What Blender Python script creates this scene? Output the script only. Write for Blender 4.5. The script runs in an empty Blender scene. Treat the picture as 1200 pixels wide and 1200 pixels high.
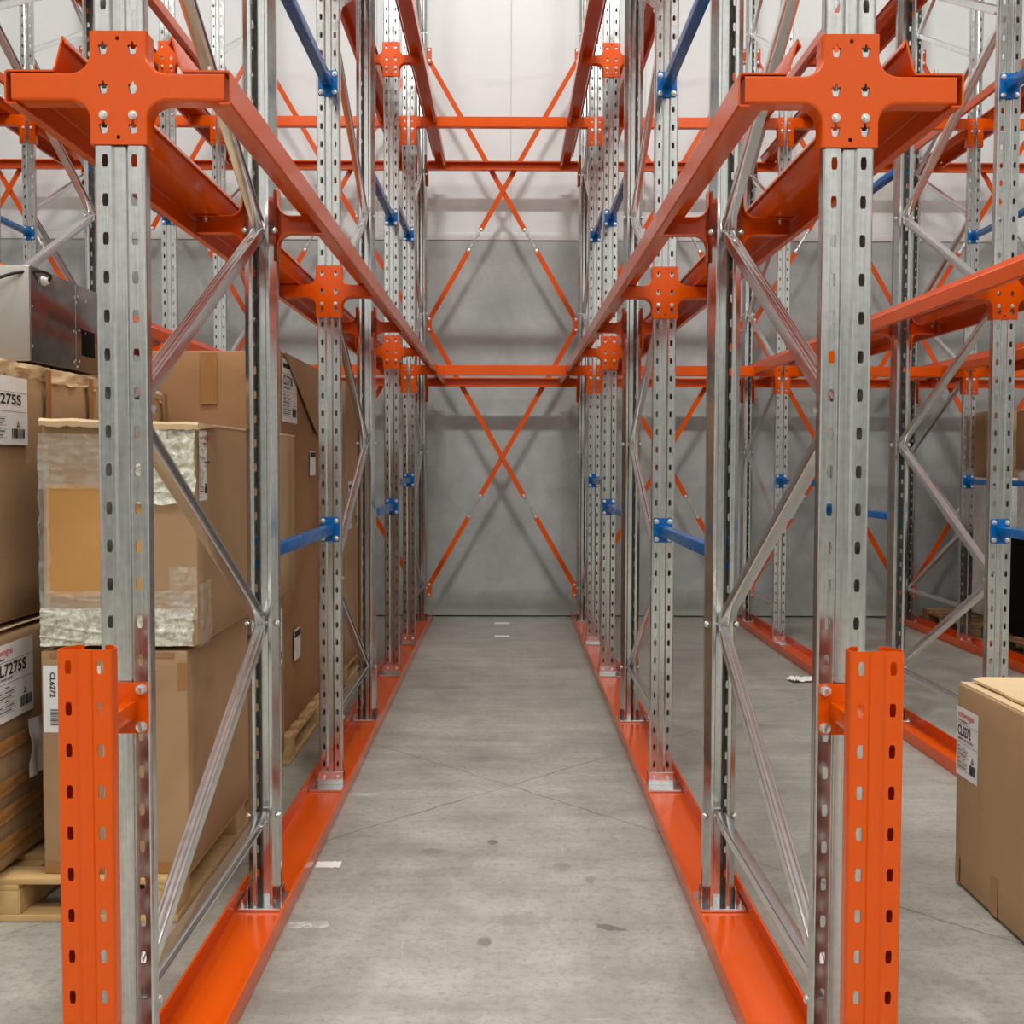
import bpy, bmesh, math, random
from mathutils import Vector, Matrix, noise
random.seed(7)
C = bpy.context.scene.collection
PI = math.pi

# ------------------------------------------------------------------ materials
def srgb(r, g, b):
    f = lambda c: c/12.92 if c <= .04045 else ((c+.055)/1.055)**2.4
    return (f(r/255), f(g/255), f(b/255), 1)

class NT:
    """small helper around a node tree"""
    def __init__(s, name):
        s.m = bpy.data.materials.new(name); s.m.use_nodes = True
        s.t = s.m.node_tree; s.n = s.t.nodes; s.n.clear()
        s.out = s.n.new('ShaderNodeOutputMaterial'); s.p = s.n.new('ShaderNodeBsdfPrincipled')
        s.t.links.new(s.p.outputs[0], s.out.inputs[0])
        s.tc = s.n.new('ShaderNodeTexCoord')
    def link(s, a, b): s.t.links.new(a, b)
    def put(s, sock, v):
        if hasattr(v, 'is_output') and v.is_output: s.link(v, sock)
        else: sock.default_value = v
    def coord(s, scale=(1, 1, 1), rnd=False):
        mp = s.n.new('ShaderNodeMapping'); mp.inputs['Scale'].default_value = scale
        s.link(s.tc.outputs['Object'], mp.inputs[0])
        if rnd:
            oi = s.n.new('ShaderNodeObjectInfo')
            k = s.n.new('ShaderNodeMath'); k.operation = 'MULTIPLY'; k.inputs[1].default_value = 40
            s.link(oi.outputs['Random'], k.inputs[0]); s.link(k.outputs[0], mp.inputs['Location'])
        return mp.outputs[0]
    def noise(s, vec, scale, detail=4, rough=.55, dist=0):
        t = s.n.new('ShaderNodeTexNoise'); t.inputs['Scale'].default_value = scale
        t.inputs['Detail'].default_value = detail; t.inputs['Roughness'].default_value = rough
        t.inputs['Distortion'].default_value = dist
        s.link(vec, t.inputs['Vector']); return t.outputs[0]
    def ramp(s, fac, stops):
        r = s.n.new('ShaderNodeValToRGB'); e = r.color_ramp.elements
        while len(e) < len(stops): e.new(.5)
        for el, (p, c) in zip(e, stops):
            el.position = p; el.color = c if not isinstance(c, (int, float)) else (c, c, c, 1)
        s.link(fac, r.inputs[0]); return r.outputs[0]
    def math(s, op, a, b=0, c=None):
        m = s.n.new('ShaderNodeMath'); m.operation = op
        s.put(m.inputs[0], a); s.put(m.inputs[1], b)
        if c is not None: s.put(m.inputs[2], c)
        return m.outputs[0]
    def mix(s, fac, a, b, mode='MIX'):
        m = s.n.new('ShaderNodeMix'); m.data_type = 'RGBA'; m.blend_type = mode
        s.put(m.inputs[0], fac); s.put(m.inputs[6], a); s.put(m.inputs[7], b)
        return m.outputs[2]
    def bump(s, h, strength=.1, dist=.01):
        b = s.n.new('ShaderNodeBump'); b.inputs['Strength'].default_value = strength
        b.inputs['Distance'].default_value = dist
        s.link(h, b.inputs['Height']); s.link(b.outputs[0], s.p.inputs['Normal'])
    def set(s, **k):
        for a, v in k.items():
            s.put(s.p.inputs[a.replace('_', ' ')], v)
        return s

def plain(name, col, rough=.5, metal=0, spec=.5, coat=0):
    t = NT(name); t.set(Roughness=rough, Metallic=metal)
    v = t.coord((1, 1, 1), True)
    n = t.noise(v, 6, 3)
    t.set(Base_Color=t.mix(t.math('MULTIPLY', n, .16), col, (col[0]*.7, col[1]*.7, col[2]*.7, 1)))
    t.p.inputs['Specular IOR Level'].default_value = spec
    t.p.inputs['Coat Weight'].default_value = coat
    t.p.inputs['Coat Roughness'].default_value = .12
    return t.m

def powder(name, col, rough=.3):
    t = NT(name)
    v = t.coord((1, 1, 1), True)
    n = t.noise(v, 9, 4); f = t.noise(v, 420, 2)
    t.set(Base_Color=t.mix(t.math('MULTIPLY', n, .12), col, (col[0]*.8, col[1]*.75, col[2]*.7, 1)),
          Roughness=t.math('MULTIPLY_ADD', n, .16, rough-.08))
    t.bump(f, .05, .002)
    t.p.inputs['Specular IOR Level'].default_value = .36
    return t.m

def galvanised(name, lo, hi, rough, streak=(14, 14, 1.3)):
    t = NT(name)
    v = t.coord((1, 1, 1), True); vs = t.coord(streak, True)
    sp = t.n.new('ShaderNodeTexVoronoi'); sp.inputs['Scale'].default_value = 70
    t.link(v, sp.inputs['Vector'])
    a = t.noise(vs, 5, 5, .6); b = t.noise(v, 26, 4, .6)
    f = t.math('MULTIPLY_ADD', sp.outputs['Distance'], .18, t.math('MULTIPLY_ADD', a, .9, t.math('MULTIPLY', b, .25)))
    col = t.ramp(f, [(.3, lo), (.85, hi)])
    t.set(Base_Color=col, Metallic=.95, Roughness=t.math('MULTIPLY_ADD', b, .22, rough))
    return t.m

M = {}
M['orange'] = powder('orange_powder_coat', srgb(218, 82, 0), .17)
M['blue'] = powder('blue_powder_coat', srgb(0, 102, 176), .26)
M['galv'] = galvanised('galvanised_steel', (.36, .36, .345, 1), (.66, .66, .64, 1), .05, (46, 46, 1.1))
M['zinc'] = galvanised('zinc_brace', (.66, .67, .67, 1), (.80, .81, .81, 1), .05, (6, 6, 1))
M['bolt'] = plain('zinc_bolt', (.75, .75, .72, 1), .28, .9)
M['white'] = plain('paper_white', srgb(232, 232, 228), .55)
M['ink'] = plain('black_ink', srgb(26, 25, 25), .6)
M['greyink'] = plain('grey_ink', srgb(95, 94, 92), .6)
M['red'] = plain('red_ink', srgb(206, 64, 72), .6)
M['green'] = plain('green_stencil_ink', srgb(66, 92, 48), .8)
M['black'] = plain('black_plastic', srgb(9, 9, 10), .7, 0, .1)
M['rubber'] = plain('black_cable_rubber', srgb(15, 15, 15), .45)
M['trim'] = plain('white_flashing', srgb(214, 213, 210), .4)
M['dark'] = plain('dark_sealant', srgb(52, 50, 47), .8)

def cardboard(name, col, col2):
    t = NT(name)
    v = t.coord((1, 1, 1), True); vr = t.coord((2, 2, 60), True)
    a = t.noise(v, 2.2, 5); b = t.noise(vr, 6, 2); c = t.noise(v, 160, 2)
    base = t.mix(a, col, col2)
    base = t.mix(t.math('MULTIPLY', b, .14), base, (col2[0]*.6, col2[1]*.6, col2[2]*.6, 1))
    t.set(Base_Color=base, Roughness=.72)
    t.p.inputs['Specular IOR Level'].default_value = .25
    t.bump(t.math('MULTIPLY_ADD', c, .3, b), .12, .002)
    return t.m
M['card'] = cardboard('brown_cardboard', srgb(182, 148, 110), srgb(162, 130, 95))
M['card_dark'] = cardboard('dark_brown_cardboard', srgb(170, 128, 88), srgb(148, 110, 75))
M['card_warm'] = cardboard('raw_orange_cardboard', srgb(208, 156, 92), srgb(190, 138, 80))
M['card_pale'] = cardboard('pale_cardboard_edge', srgb(226, 200, 160), srgb(206, 178, 138))
M['tape'] = plain('brown_packing_tape', srgb(158, 112, 62), .25)

def wood(name, a, b):
    t = NT(name); v = t.coord((1.2, 1.2, 14), True); vx = t.coord((1, 9, 9), True)
    n = t.noise(vx, 5, 5, .6, .6); k = t.noise(t.coord((1, 1, 1), True), 7, 3)
    t.set(Base_Color=t.mix(t.math('MULTIPLY', t.math('ADD', n, k), .5), a, b), Roughness=.7)
    t.bump(n, .15, .003)
    return t.m
M['wood'] = wood('pine_board', srgb(222, 186, 128), srgb(176, 136, 86))
M['wood_dark'] = wood('weathered_pine', srgb(176, 138, 92), srgb(126, 92, 58))

def film(name, tint, dens):
    t = NT(name)
    v = t.coord((1, 1, 1), True)
    n = t.noise(v, 24, 6, .7, 1.5)
    t.set(Base_Color=tint, Roughness=.16)
    t.p.inputs['Specular IOR Level'].default_value = .9
    tr = t.n.new('ShaderNodeBsdfTransparent'); mx = t.n.new('ShaderNodeMixShader')
    t.link(t.ramp(n, [(.34, dens*.35), (.66, min(1, dens*1.5))]), mx.inputs[0])
    t.link(tr.outputs[0], mx.inputs[1]); t.link(t.p.outputs[0], mx.inputs[2])
    t.link(mx.outputs[0], t.out.inputs[0])
    t.bump(t.noise(v, 60, 4, .6, 1.0), .35, .006)
    return t.m
M['film'] = film('clear_stretch_film', srgb(236, 236, 226), .22)
M['film_white'] = film('milky_stretch_film', srgb(238, 240, 220), .7)
M['film_floor'] = film('scuffed_clear_floor_tape', srgb(226, 224, 216), .55)

t = NT('painted_sheet_metal_light')
t.set(Base_Color=t.mix(t.noise(t.coord((1, 1, .4), True), 3, 4), srgb(172, 168, 160), srgb(150, 146, 138)), Roughness=.36, Metallic=.25)
M['sheet'] = t.m
t = NT('polished_sheet_metal')
t.set(Base_Color=t.mix(t.noise(t.coord((1, 1, .4), True), 3, 4), (.26, .25, .24, 1), (.20, .19, .185, 1)), Roughness=.14, Metallic=.85)
M['sheet_dark'] = t.m

# concrete floor ------------------------------------------------------------
t = NT('polished_concrete_floor')
v = t.coord()
big = t.noise(v, .8, 5, .6); mid = t.noise(v, 4.5, 6, .62, .4); fine = t.noise(v, 34, 6, .75); grit = t.noise(v, 120, 3, .7); blot = t.noise(v, 22, 5, .7)
vstr = t.coord((.6, 5, 1)); st = t.noise(vstr, 1.8, 5, .6)
col = t.ramp(t.math('MULTIPLY_ADD', big, .45, t.math('MULTIPLY_ADD', mid, .35, t.math('MULTIPLY', st, .3))),
             [(.32, srgb(108, 106, 99)), (.54, srgb(152, 150, 141)), (.76, srgb(184, 182, 171))])
col = t.mix(t.ramp(fine, [(.48, 0), (.66, .5)]), col, srgb(112, 108, 98))
col = t.mix(t.ramp(grit, [(.60, 0), (.70, .6)]), col, srgb(92, 89, 80))
sc_ = t.noise(t.coord((3, 60, 1)), 2, 3, .6, .3)                      # faint drag scratches
col = t.mix(t.ramp(sc_, [(.66, 0), (.72, .35)]), col, srgb(196, 192, 178))
sc2 = t.noise(t.coord((46, 2.2, 1)), 2, 3, .6, .5)
col = t.mix(t.ramp(sc2, [(.67, 0), (.72, .3)]), col, srgb(196, 192, 178))
sep = t.n.new('ShaderNodeSeparateXYZ'); t.link(t.tc.outputs['Object'], sep.inputs[0])
X, Y = sep.outputs[0], sep.outputs[1]
wob = t.math('MULTIPLY_ADD', t.noise(v, 7, 5, .7), .05, -.025)
for (ax, ay, bx, by, w) in ((-.66, 4.10, .587, 5.386, .0022), (-.6515, 5.51, .558, 4.206, .0022)):   # the two hairline cracks
    L = math.hypot(bx-ax, by-ay); nx, ny = -(by-ay)/L, (bx-ax)/L
    d = t.math('ADD', t.math('MULTIPLY_ADD', X, nx, t.math('MULTIPLY', Y, ny)), -(ax*nx+ay*ny))
    d = t.math('ABSOLUTE', t.math('ADD', d, wob))
    mr = t.n.new('ShaderNodeMapRange'); mr.inputs[1].default_value = w; mr.inputs[2].default_value = w*3.2
    mr.inputs[3].default_value = .6; mr.inputs[4].default_value = 0
    t.link(d, mr.inputs[0])
    col = t.mix(t.math('MULTIPLY', mr.outputs[0], t.ramp(t.noise(v, 3, 3), [(.3, .35), (.6, 1)])), col, srgb(70, 67, 60))
for (sx, sy, rx, ry, ang, dark) in ((.313, 3.307, .052, .024, -.45, .75), (-.271, 3.97, .05, .035, .1, .45), (-.05, 4.07, .022, .03, 0, .75),
                              (-.062, 3.21, .026, .034, 0, .7), (.2, 3.82, .03, .05, .3, .35), (-.13, 5.22, .06, .06, 0, .28),
                              (.28, 3.70, .025, .035, 0, .4), (.05, 3.36, .10, .07, 0, .25), (1.28, 4.05, .06, .03, 0, .5), (1.6, 3.2, .14, .12, 0, .3),
                              (1.15, 3.55, .1, .09, 0, .3), (-1.02, 2.9, .2, .12, 0, .2)):
    ca, sa = math.cos(ang), math.sin(ang)
    dx = t.math('ADD', X, -sx); dy = t.math('ADD', Y, -sy)
    u = t.math('MULTIPLY_ADD', dx, ca/rx, t.math('MULTIPLY', dy, sa/rx))
    w = t.math('MULTIPLY_ADD', dx, -sa/ry, t.math('MULTIPLY', dy, ca/ry))
    q = t.math('ADD', t.math('MULTIPLY', u, u), t.math('MULTIPLY', w, w))
    q = t.math('ADD', q, t.math('MULTIPLY_ADD', blot, 3.4, -1.7))
    mr = t.n.new('ShaderNodeMapRange'); mr.inputs[1].default_value = .45; mr.inputs[2].default_value = 1.0
    mr.inputs[3].default_value = dark; mr.inputs[4].default_value = 0; t.link(q, mr.inputs[0])
    col = t.mix(mr.outputs[0], col, srgb(92, 91, 85))
t.set(Base_Color=col, Roughness=t.math('MULTIPLY_ADD', mid, .22, .30))
t.p.inputs['Specular IOR Level'].default_value = .5
t.bump(t.math('MULTIPLY_ADD', fine, .6, grit), .05, .004)
M['floor'] = t.m

t = NT('grey_concrete_wall')
v = t.coord()
a = t.noise(v, .9, 6, .6, .5); b = t.noise(v, 5, 6, .65, .8); c = t.noise(v, 90, 3, .6)
col = t.ramp(t.math('MULTIPLY_ADD', a, .65, t.math('MULTIPLY', b, .4)), [(.30, srgb(144, 147, 145)), (.54, srgb(168, 171, 168)), (.76, srgb(192, 194, 190))])
col = t.mix(t.ramp(c, [(.58, 0), (.75, .25)]), col, srgb(112, 112, 110))
sep = t.n.new('ShaderNodeSeparateXYZ'); t.link(t.tc.outputs['Object'], sep.inputs[0])
w1 = t.ramp(t.math('ADD', sep.outputs[2], t.math('MULTIPLY', b, -.25)), [(-0.0, .55), (.1, 0)])
col = t.mix(t.math('MULTIPLY', w1, .6), col, srgb(192, 190, 182))
t.set(Base_Color=col, Roughness=.62); t.bump(t.math('MULTIPLY_ADD', b, .6, c), .08, .01)
t.p.inputs['Specular IOR Level'].default_value = .3
M['wall'] = t.m

t = NT('white_wall_panel')
v = t.coord(); a = t.noise(v, .7, 4)
t.set(Base_Color=t.mix(t.math('MULTIPLY', a, .5), srgb(222, 224, 223), srgb(204, 206, 205)), Roughness=.35)
M['panel'] = t.m
t = NT('ceiling_white'); t.set(Base_Color=srgb(236, 236, 234), Roughness=.7); M['ceil'] = t.m

# ------------------------------------------------------------------ helpers
def newmesh(name, bm, mats, smooth=None):
    bmesh.ops.recalc_face_normals(bm, faces=bm.faces)
    me = bpy.data.meshes.new(name); bm.to_mesh(me); bm.free()
    for m in (mats if isinstance(mats, (list, tuple)) else [mats]): me.materials.append(M[m])
    if smooth is not None:
        me.polygons.foreach_set('use_smooth', [True]*len(me.polygons))
        me.set_sharp_from_angle(angle=math.radians(smooth))
    return me

def put(name, me, parent=None, loc=(0, 0, 0), rot=(0, 0, 0)):
    o = bpy.data.objects.new(name, me); C.objects.link(o)
    o.location = loc; o.rotation_euler = rot
    if parent: o.parent = parent
    return o

def tag(o, label, cat, group=None):
    o['label'] = label; o['category'] = cat
    if group: o['group'] = group
    return o

def thing(name, label, cat, loc=(0, 0, 0), rz=0, group=None):
    o = bpy.data.objects.new(name, None); C.objects.link(o)
    o.empty_display_size = .1; o.location = loc; o.rotation_euler = (0, 0, rz)
    return tag(o, label, cat, group)

def struct(name, me, loc=(0, 0, 0), parent=None):
    o = put(name, me, parent, loc); o['kind'] = 'structure'; return o

def box(bm, x0, x1, y0, y1, z0, z1, bev=0, seg=2):
    vs = [bm.verts.new(p) for p in ((x0, y0, z0), (x1, y0, z0), (x1, y1, z0), (x0, y1, z0), (x0, y0, z1), (x1, y0, z1), (x1, y1, z1), (x0, y1, z1))]
    fs = [bm.faces.new([vs[i] for i in f]) for f in ((0, 3, 2, 1), (4, 5, 6, 7), (0, 1, 5, 4), (1, 2, 6, 5), (2, 3, 7, 6), (3, 0, 4, 7))]
    if bev:
        es = list({e for f in fs for e in f.edges})
        bmesh.ops.bevel(bm, geom=es, offset=bev, segments=seg, affect='EDGES', profile=.5)

def boxmesh(name, dims, mat, bev=0, seg=2):
    bm = bmesh.new(); box(bm, *dims, bev, seg); return newmesh(name, bm, mat, 40)

def cyl(bm, p, q, r, n=12, r2=None):
    p, q = Vector(p), Vector(q); d = q-p
    m = Matrix.Translation((p+q)/2) @ d.to_track_quat('Z', 'Y').to_matrix().to_4x4()
    bmesh.ops.create_cone(bm, cap_ends=True, segments=n, radius1=r, radius2=r if r2 is None else r2, depth=d.length, matrix=m)

def hexbolt(bm, p, d, r=.0095, h=.007, stud=0):
    """hexagon head on a washer, pointing along d from p"""
    p, d = Vector(p), Vector(d).normalized()
    cyl(bm, p, p+d*.002, r*1.25, 16); cyl(bm, p+d*.002, p+d*(.002+h), r, 6); cyl(bm, p+d*(.002+h), p+d*(.0035+h), r*.9, 12, r*.55)
    if stud: cyl(bm, p, p+d*(h+stud), r*.45, 8)

def tube(bm, pts, r, n=8):
    pts = [Vector(p) for p in pts]; rings = []
    for i, p in enumerate(pts):
        d = (pts[min(i+1, len(pts)-1)]-pts[max(i-1, 0)]).normalized()
        q = d.to_track_quat('Z', 'Y')
        rings.append([bm.verts.new(p+q @ Vector((r*math.cos(2*PI*k/n), r*math.sin(2*PI*k/n), 0))) for k in range(n)])
    for a, b in zip(rings, rings[1:]):
        for k in range(n): bm.faces.new((a[k], a[(k+1) % n], b[(k+1) % n], b[k]))
    bm.faces.new(rings[0][::-1]); bm.faces.new(rings[-1])

def extrude_profile(bm, pts, a, b, axis='y', thick=.003, cuts=()):
    """open polyline in the section plane swept between a and b along an axis, given wall thickness"""
    st = [a, *cuts, b]
    P = (lambda u, v, w: (u, w, v)) if axis == 'y' else ((lambda u, v, w: (w, u, v)) if axis == 'x' else (lambda u, v, w: (u, v, w)))
    rows = [[bm.verts.new(P(u, v, w)) for (u, v) in pts] for w in st]
    fs = []
    for r0, r1 in zip(rows, rows[1:]):
        for i in range(len(pts)-1): fs.append(bm.faces.new((r0[i], r0[i+1], r1[i+1], r1[i])))
    if thick:
        bmesh.ops.recalc_face_normals(bm, faces=fs)
        bmesh.ops.solidify(bm, geom=fs, thickness=thick)

def plate(outline, holes, thick):
    """flat plate with holes in the XZ plane, front face at y=0, back at y=thick; returns a bmesh"""
    cu = bpy.data.curves.new('tmp', 'CURVE'); cu.dimensions = '2D'; cu.fill_mode = 'BOTH'; cu.extrude = thick/2
    for pts in [outline]+list(holes):
        s = cu.splines.new('POLY'); s.points.add(len(pts)-1); s.use_cyclic_u = True
        for p, (x, z) in zip(s.points, pts): p.co = (x, z, 0, 1)
    ob = bpy.data.objects.new('tmp', cu)
    me = bpy.data.meshes.new_from_object(ob)
    bm = bmesh.new(); bm.from_mesh(me)
    bpy.data.objects.remove(ob); bpy.data.curves.remove(cu); bpy.data.meshes.remove(me)
    bmesh.ops.transform(bm, matrix=Matrix(((1, 0, 0, 0), (0, 0, -1, thick/2), (0, 1, 0, 0), (0, 0, 0, 1))), verts=bm.verts)
    bmesh.ops.remove_doubles(bm, verts=bm.verts, dist=1e-5)
    return bm

def merge(dst, src):
    me = bpy.data.meshes.new('tmp'); src.to_mesh(me); src.free(); dst.from_mesh(me); bpy.data.meshes.remove(me)

def arc(cx, cz, r, a0, a1, n=6):
    return [(cx+r*math.cos(math.radians(a0+(a1-a0)*i/n)), cz+r*math.sin(math.radians(a0+(a1-a0)*i/n))) for i in range(n+1)]
def circle(cx, cz, r, n=14): return [(cx+r*math.cos(2*PI*i/n), cz+r*math.sin(2*PI*i/n)) for i in range(n)]
def roundrect(x0, x1, z0, z1, r, n=4):
    return arc(x1-r, z1-r, r, 0, 90, n)+arc(x0+r, z1-r, r, 90, 180, n)+arc(x0+r, z0+r, r, 180, 270, n)+arc(x1-r, z0+r, r, 270, 360, n)

def textmesh(s, size, mat, align='LEFT', bold=0, sx=1):
    cu = bpy.data.curves.new('tmp', 'FONT'); cu.body = s; cu.size = size; cu.align_x = align; cu.extrude = .0002; cu.offset = bold; cu.resolution_u = 3
    ob = bpy.data.objects.new('tmp', cu)
    me = bpy.data.meshes.new_from_object(ob)
    bpy.data.objects.remove(ob); bpy.data.curves.remove(cu)
    me.materials.clear(); me.materials.append(M[mat])
    if sx != 1: me.transform(Matrix.Diagonal((sx, 1, 1, 1)))
    return me

# ------------------------------------------------------------------ measured layout
CAM_H = 1.3935
YA, S = 2.2023, 1.2765                      # web of the nearest post, spacing of the posts in a row
ROW = {'L': -.7541, 'R': .6635}
W2 = 1.4385
ROW.update(L2=ROW['L']-W2, L3=ROW['L']-2*W2, L4=ROW['L']-3*W2, R2=ROW['R']+W2, R3=ROW['R']+2*W2, R4=ROW['R']+3*W2)
POST_Y = [YA+k*S for k in range(7)]
ZB = (2.1172, 3.9876)                       # centre heights of the two bracket levels
YWALL = 10.1687
ROWP = {'L': 'row left of centre lane', 'R': 'row right of centre lane', 'L2': 'second row to the left', 'L3': 'third row to the left',
        'L4': 'fourth row to the left', 'R2': 'second row to the right', 'R3': 'third row to the right', 'R4': 'fourth row to the right'}

# ------------------------------------------------------------------ upright post
def hole_pts(x, z, w=.0058, h=.0122):
    return [(x-w*.72, z-h), (x+w*.72, z-h), (x+w, z-h*.42), (x+w, z+h*.42), (x+w*.72, z+h), (x-w*.72, z+h), (x-w, z+h*.42), (x-w, z-h*.42)]
HALF = [(0, .0048), (.0098, .0048), (.0112, .0042), (.0158, .0006), (.0172, 0), (.0400, 0), (.0440, 0), (.0462, .0008), (.0484, .0035), (.0493, .0068),
        (.0494, .0300), (.0486, .0328), (.0318, .0572), (.0295, .0588), (.0215, .0588), (.0198, .0573), (.0198, .0500)]
def post_bm(z0, z1, zhole):
    prof = [(-x, y) for x, y in HALF[:0:-1]]+HALF
    zs = [z0]; z = zhole-.0375
    while z <= z0+.004: z += .075
    first = z
    while z < z1-.03: zs.append(z); z += .075
    zs.append(z1)
    bm = bmesh.new(); fs = []
    grid = [[bm.verts.new((x, y, z)) for x, y in prof] for z in zs]
    strip = {i for i in range(len(prof)-1) if prof[i][1] == 0 and prof[i+1][1] == 0 and abs(abs((prof[i][0]+prof[i+1][0])/2)-.0285) < .004}
    for j in range(len(zs)-1):
        a, b = grid[j], grid[j+1]
        hz = zs[j+1]-.0375 if j == 0 else zs[j]+.0375
        has = (hz-.0122 > zs[j]+.003) and (hz+.0122 < zs[j+1]-.003)
        for i in range(len(prof)-1):
            if i in strip and has:
                xc = (prof[i][0]+prof[i+1][0])/2; xc = math.copysign(.0285, xc)
                h = [bm.verts.new((x, 0, z)) for x, z in hole_pts(xc, hz)]
                bl, br, tr, tl = a[i], a[i+1], b[i+1], b[i]
                fs.append(bm.faces.new((bl, br, h[1], h[0])))
                fs.append(bm.faces.new((br, tr, h[4], h[3], h[2], h[1])))
                fs.append(bm.faces.new((tr, tl, h[5], h[4])))
                fs.append(bm.faces.new((tl, bl, h[0], h[7], h[6], h[5])))
            else:
                fs.append(bm.faces.new((a[i], a[i+1], b[i+1], b[i])))
    bmesh.ops.recalc_face_normals(bm, faces=fs)
    bm.normal_update()
    up = sum((f.normal.y for f in fs if abs(f.calc_center_median().y) < .001))
    if up > 0: bmesh.ops.reverse_faces(bm, faces=fs)
    bmesh.ops.solidify(bm, geom=fs, thickness=.0022)
    return bm
ZTOP = 6.09
post_me = newmesh('post', post_bm(.016, ZTOP, .0295), 'galv')

# foot: base plate + U shaped shoe around the post
bm = bmesh.new()
box(bm, -.082, .082, -.078, .070, .006, .016, .0015, 1)
box(bm, -.0545, .0545, -.0045, -.0005, .016, .071, .001, 1)
for s in (-1, 1): box(bm, min(s*.0505, s*.0545), max(s*.0505, s*.0545), -.0005, .045, .016, .071, .001, 1)
foot_me = newmesh('foot', bm, 'zinc', 30)
def bolt_me(name, *a):
    bm = bmesh.new(); hexbolt(bm, (0, 0, 0), *a); return newmesh(name, bm, 'bolt', 30)
footbolt_me = bolt_me('shoe_bolt', (0, -1, 0), .008, .005); anchor_me = bolt_me('anchor_bolt', (0, 0, 1), .008, .006, .012)

# braces: lipped channels
def round_path(pts, r, n=4):
    """polyline with its inner corners rounded"""
    out = [pts[0]]
    for a, b, c in zip(pts, pts[1:], pts[2:]):
        a, b, c = Vector(a), Vector(b), Vector(c); q = min(r, (a-b).length*.45, (c-b).length*.45)
        p0, p1 = b+(a-b).normalized()*q, b+(c-b).normalized()*q
        out += [tuple(p0*(1-k/n)**2+b*2*(k/n)*(1-k/n)+p1*(k/n)**2) for k in range(n+1)]
    return out+[pts[-1]]
def brace_me(L, opening):
    w, h, l = .0165, .0175, .0085
    if opening == 'x': pts = round_path([(w, -h+l), (w, -h), (-w, -h), (-w, h), (w, h), (w, h-l)], .006)          # (x, v): open to +x
    else: pts = round_path([(-w+l, -h), (-w, -h), (-w, h), (-.008, h), (-.005, h-.004), (.005, h-.004), (.008, h), (w, h), (w, -h), (w-l, -h)], .005)   # open below, grooved web above
    bm = bmesh.new(); extrude_profile(bm, pts, 0, L, 'y', .002)
    return newmesh('brace', bm, 'zinc', 50)
BR = {}
def brace(parent, name, ya, za, yb, zb, opening):
    d = Vector((0, yb-ya, zb-za)); L = d.length; u = d/L
    a = Vector((0, ya, za))+u*.024; L -= .048
    key = (round(L, 3), opening)
    if key not in BR: BR[key] = brace_me(L, opening)
    return put(name, BR[key], parent, a, (math.atan2(d.z, d.y), 0, 0))

bm = bmesh.new()
cyl(bm, (-.046, 0, 0), (.046, 0, 0), .005, 8)
hexbolt(bm, (.044, 0, 0), (1, 0, 0), .0085, .006); hexbolt(bm, (-.044, 0, 0), (-1, 0, 0), .0085, .006, .004)
crossbolt_me = newmesh('brace_bolt', bm, 'bolt', 30)

# orange plates that carry the cross straps behind the rear post
bm = plate(roundrect(-.022, .03, -.067, .067, .006), [], .005)
xplate_me = newmesh('strap_bracket', bm, 'orange', 30)
xbolts_me = bolt_me('strap_bolt', (0, -1, 0), .0095, .006)

XZ = (.30, 2.615, 4.93)      # heights of the strap nodes
def add_post(root, y, mirrored):
    r = PI if mirrored else 0
    p = put('post', post_me, root, (0, y, 0), (0, 0, r))
    f = put('foot', foot_me, root, (0, y, 0), (0, 0, r))
    for s in (-1, 1):
        put('shoe_bolt', footbolt_me, f, (s*.0285, -.0045, .048)); put('anchor_bolt', anchor_me, f, (s*.068, .05, .016))

def frame(row, k, label, lead):
    """lead: 'front' zigzag starts low on the front post, else on the back post"""
    x = ROW[row]; y0, y1 = POST_Y[k], POST_Y[k+1]
    root = thing('rack_upright', label, 'rack frame', (x, y0, 0), 0, 'galvanised upright frames of the racking')
    D = y1-y0
    add_post(root, 0, False); add_post(root, D, True)
    ya, yb = .040, D-.040
    brace(root, 'horizontal_brace', ya, .30, yb, .30, 'x')
    z = .30; front = (lead == 'front')
    nodes = [(ya, .30), (yb, .30)]
    while z < 5.6:
        a, b = (ya, yb) if front else (yb, ya)
        brace(root, 'diagonal_brace', a, z, b, z+.6, 'down' if front else 'x')
        z += .6; nodes.append((b, z)); front = not front
    for (yy, zz) in nodes: put('brace_bolt', crossbolt_me, root, (0, yy, zz))
    return root

def strap_brackets(root, dy):
    for s in (-1, 1):
        for i, z in enumerate(XZ):
            p = put('strap_bracket', xplate_me, root, (s*.058, dy+.004, z-(0 if i else .02)))
            if s < 0: p.scale = (-1, 1, 1)
            [put('strap_bolt', xbolts_me, p, (.006, 0, zz)) for zz in (.046, -.046)]

for row in ('L', 'R', 'L2', 'R2', 'L3', 'R3', 'L4', 'R4'):
    rp = ROWP[row]
    if row in ('L', 'R', 'L2', 'R2'):
        frame(row, 0, 'nearest galvanised upright frame with zigzag braces, '+rp, 'front')
    if row in ('L', 'R', 'L2', 'R2', 'L3', 'R3'):
        frame(row, 2, 'middle galvanised upright frame with zigzag braces, '+rp, 'back')
        e = thing('upright_post', 'lone perforated galvanised post between middle and rear frames, '+rp, 'rack post', (ROW[row], POST_Y[4], 0), 0, 'lone posts of the racking')
        add_post(e, 0, False)
    f = frame(row, 5, 'rearmost galvanised upright frame beside the back wall, '+rp, 'back')
    strap_brackets(f, POST_Y[6]-POST_Y[5]+.004)

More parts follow.
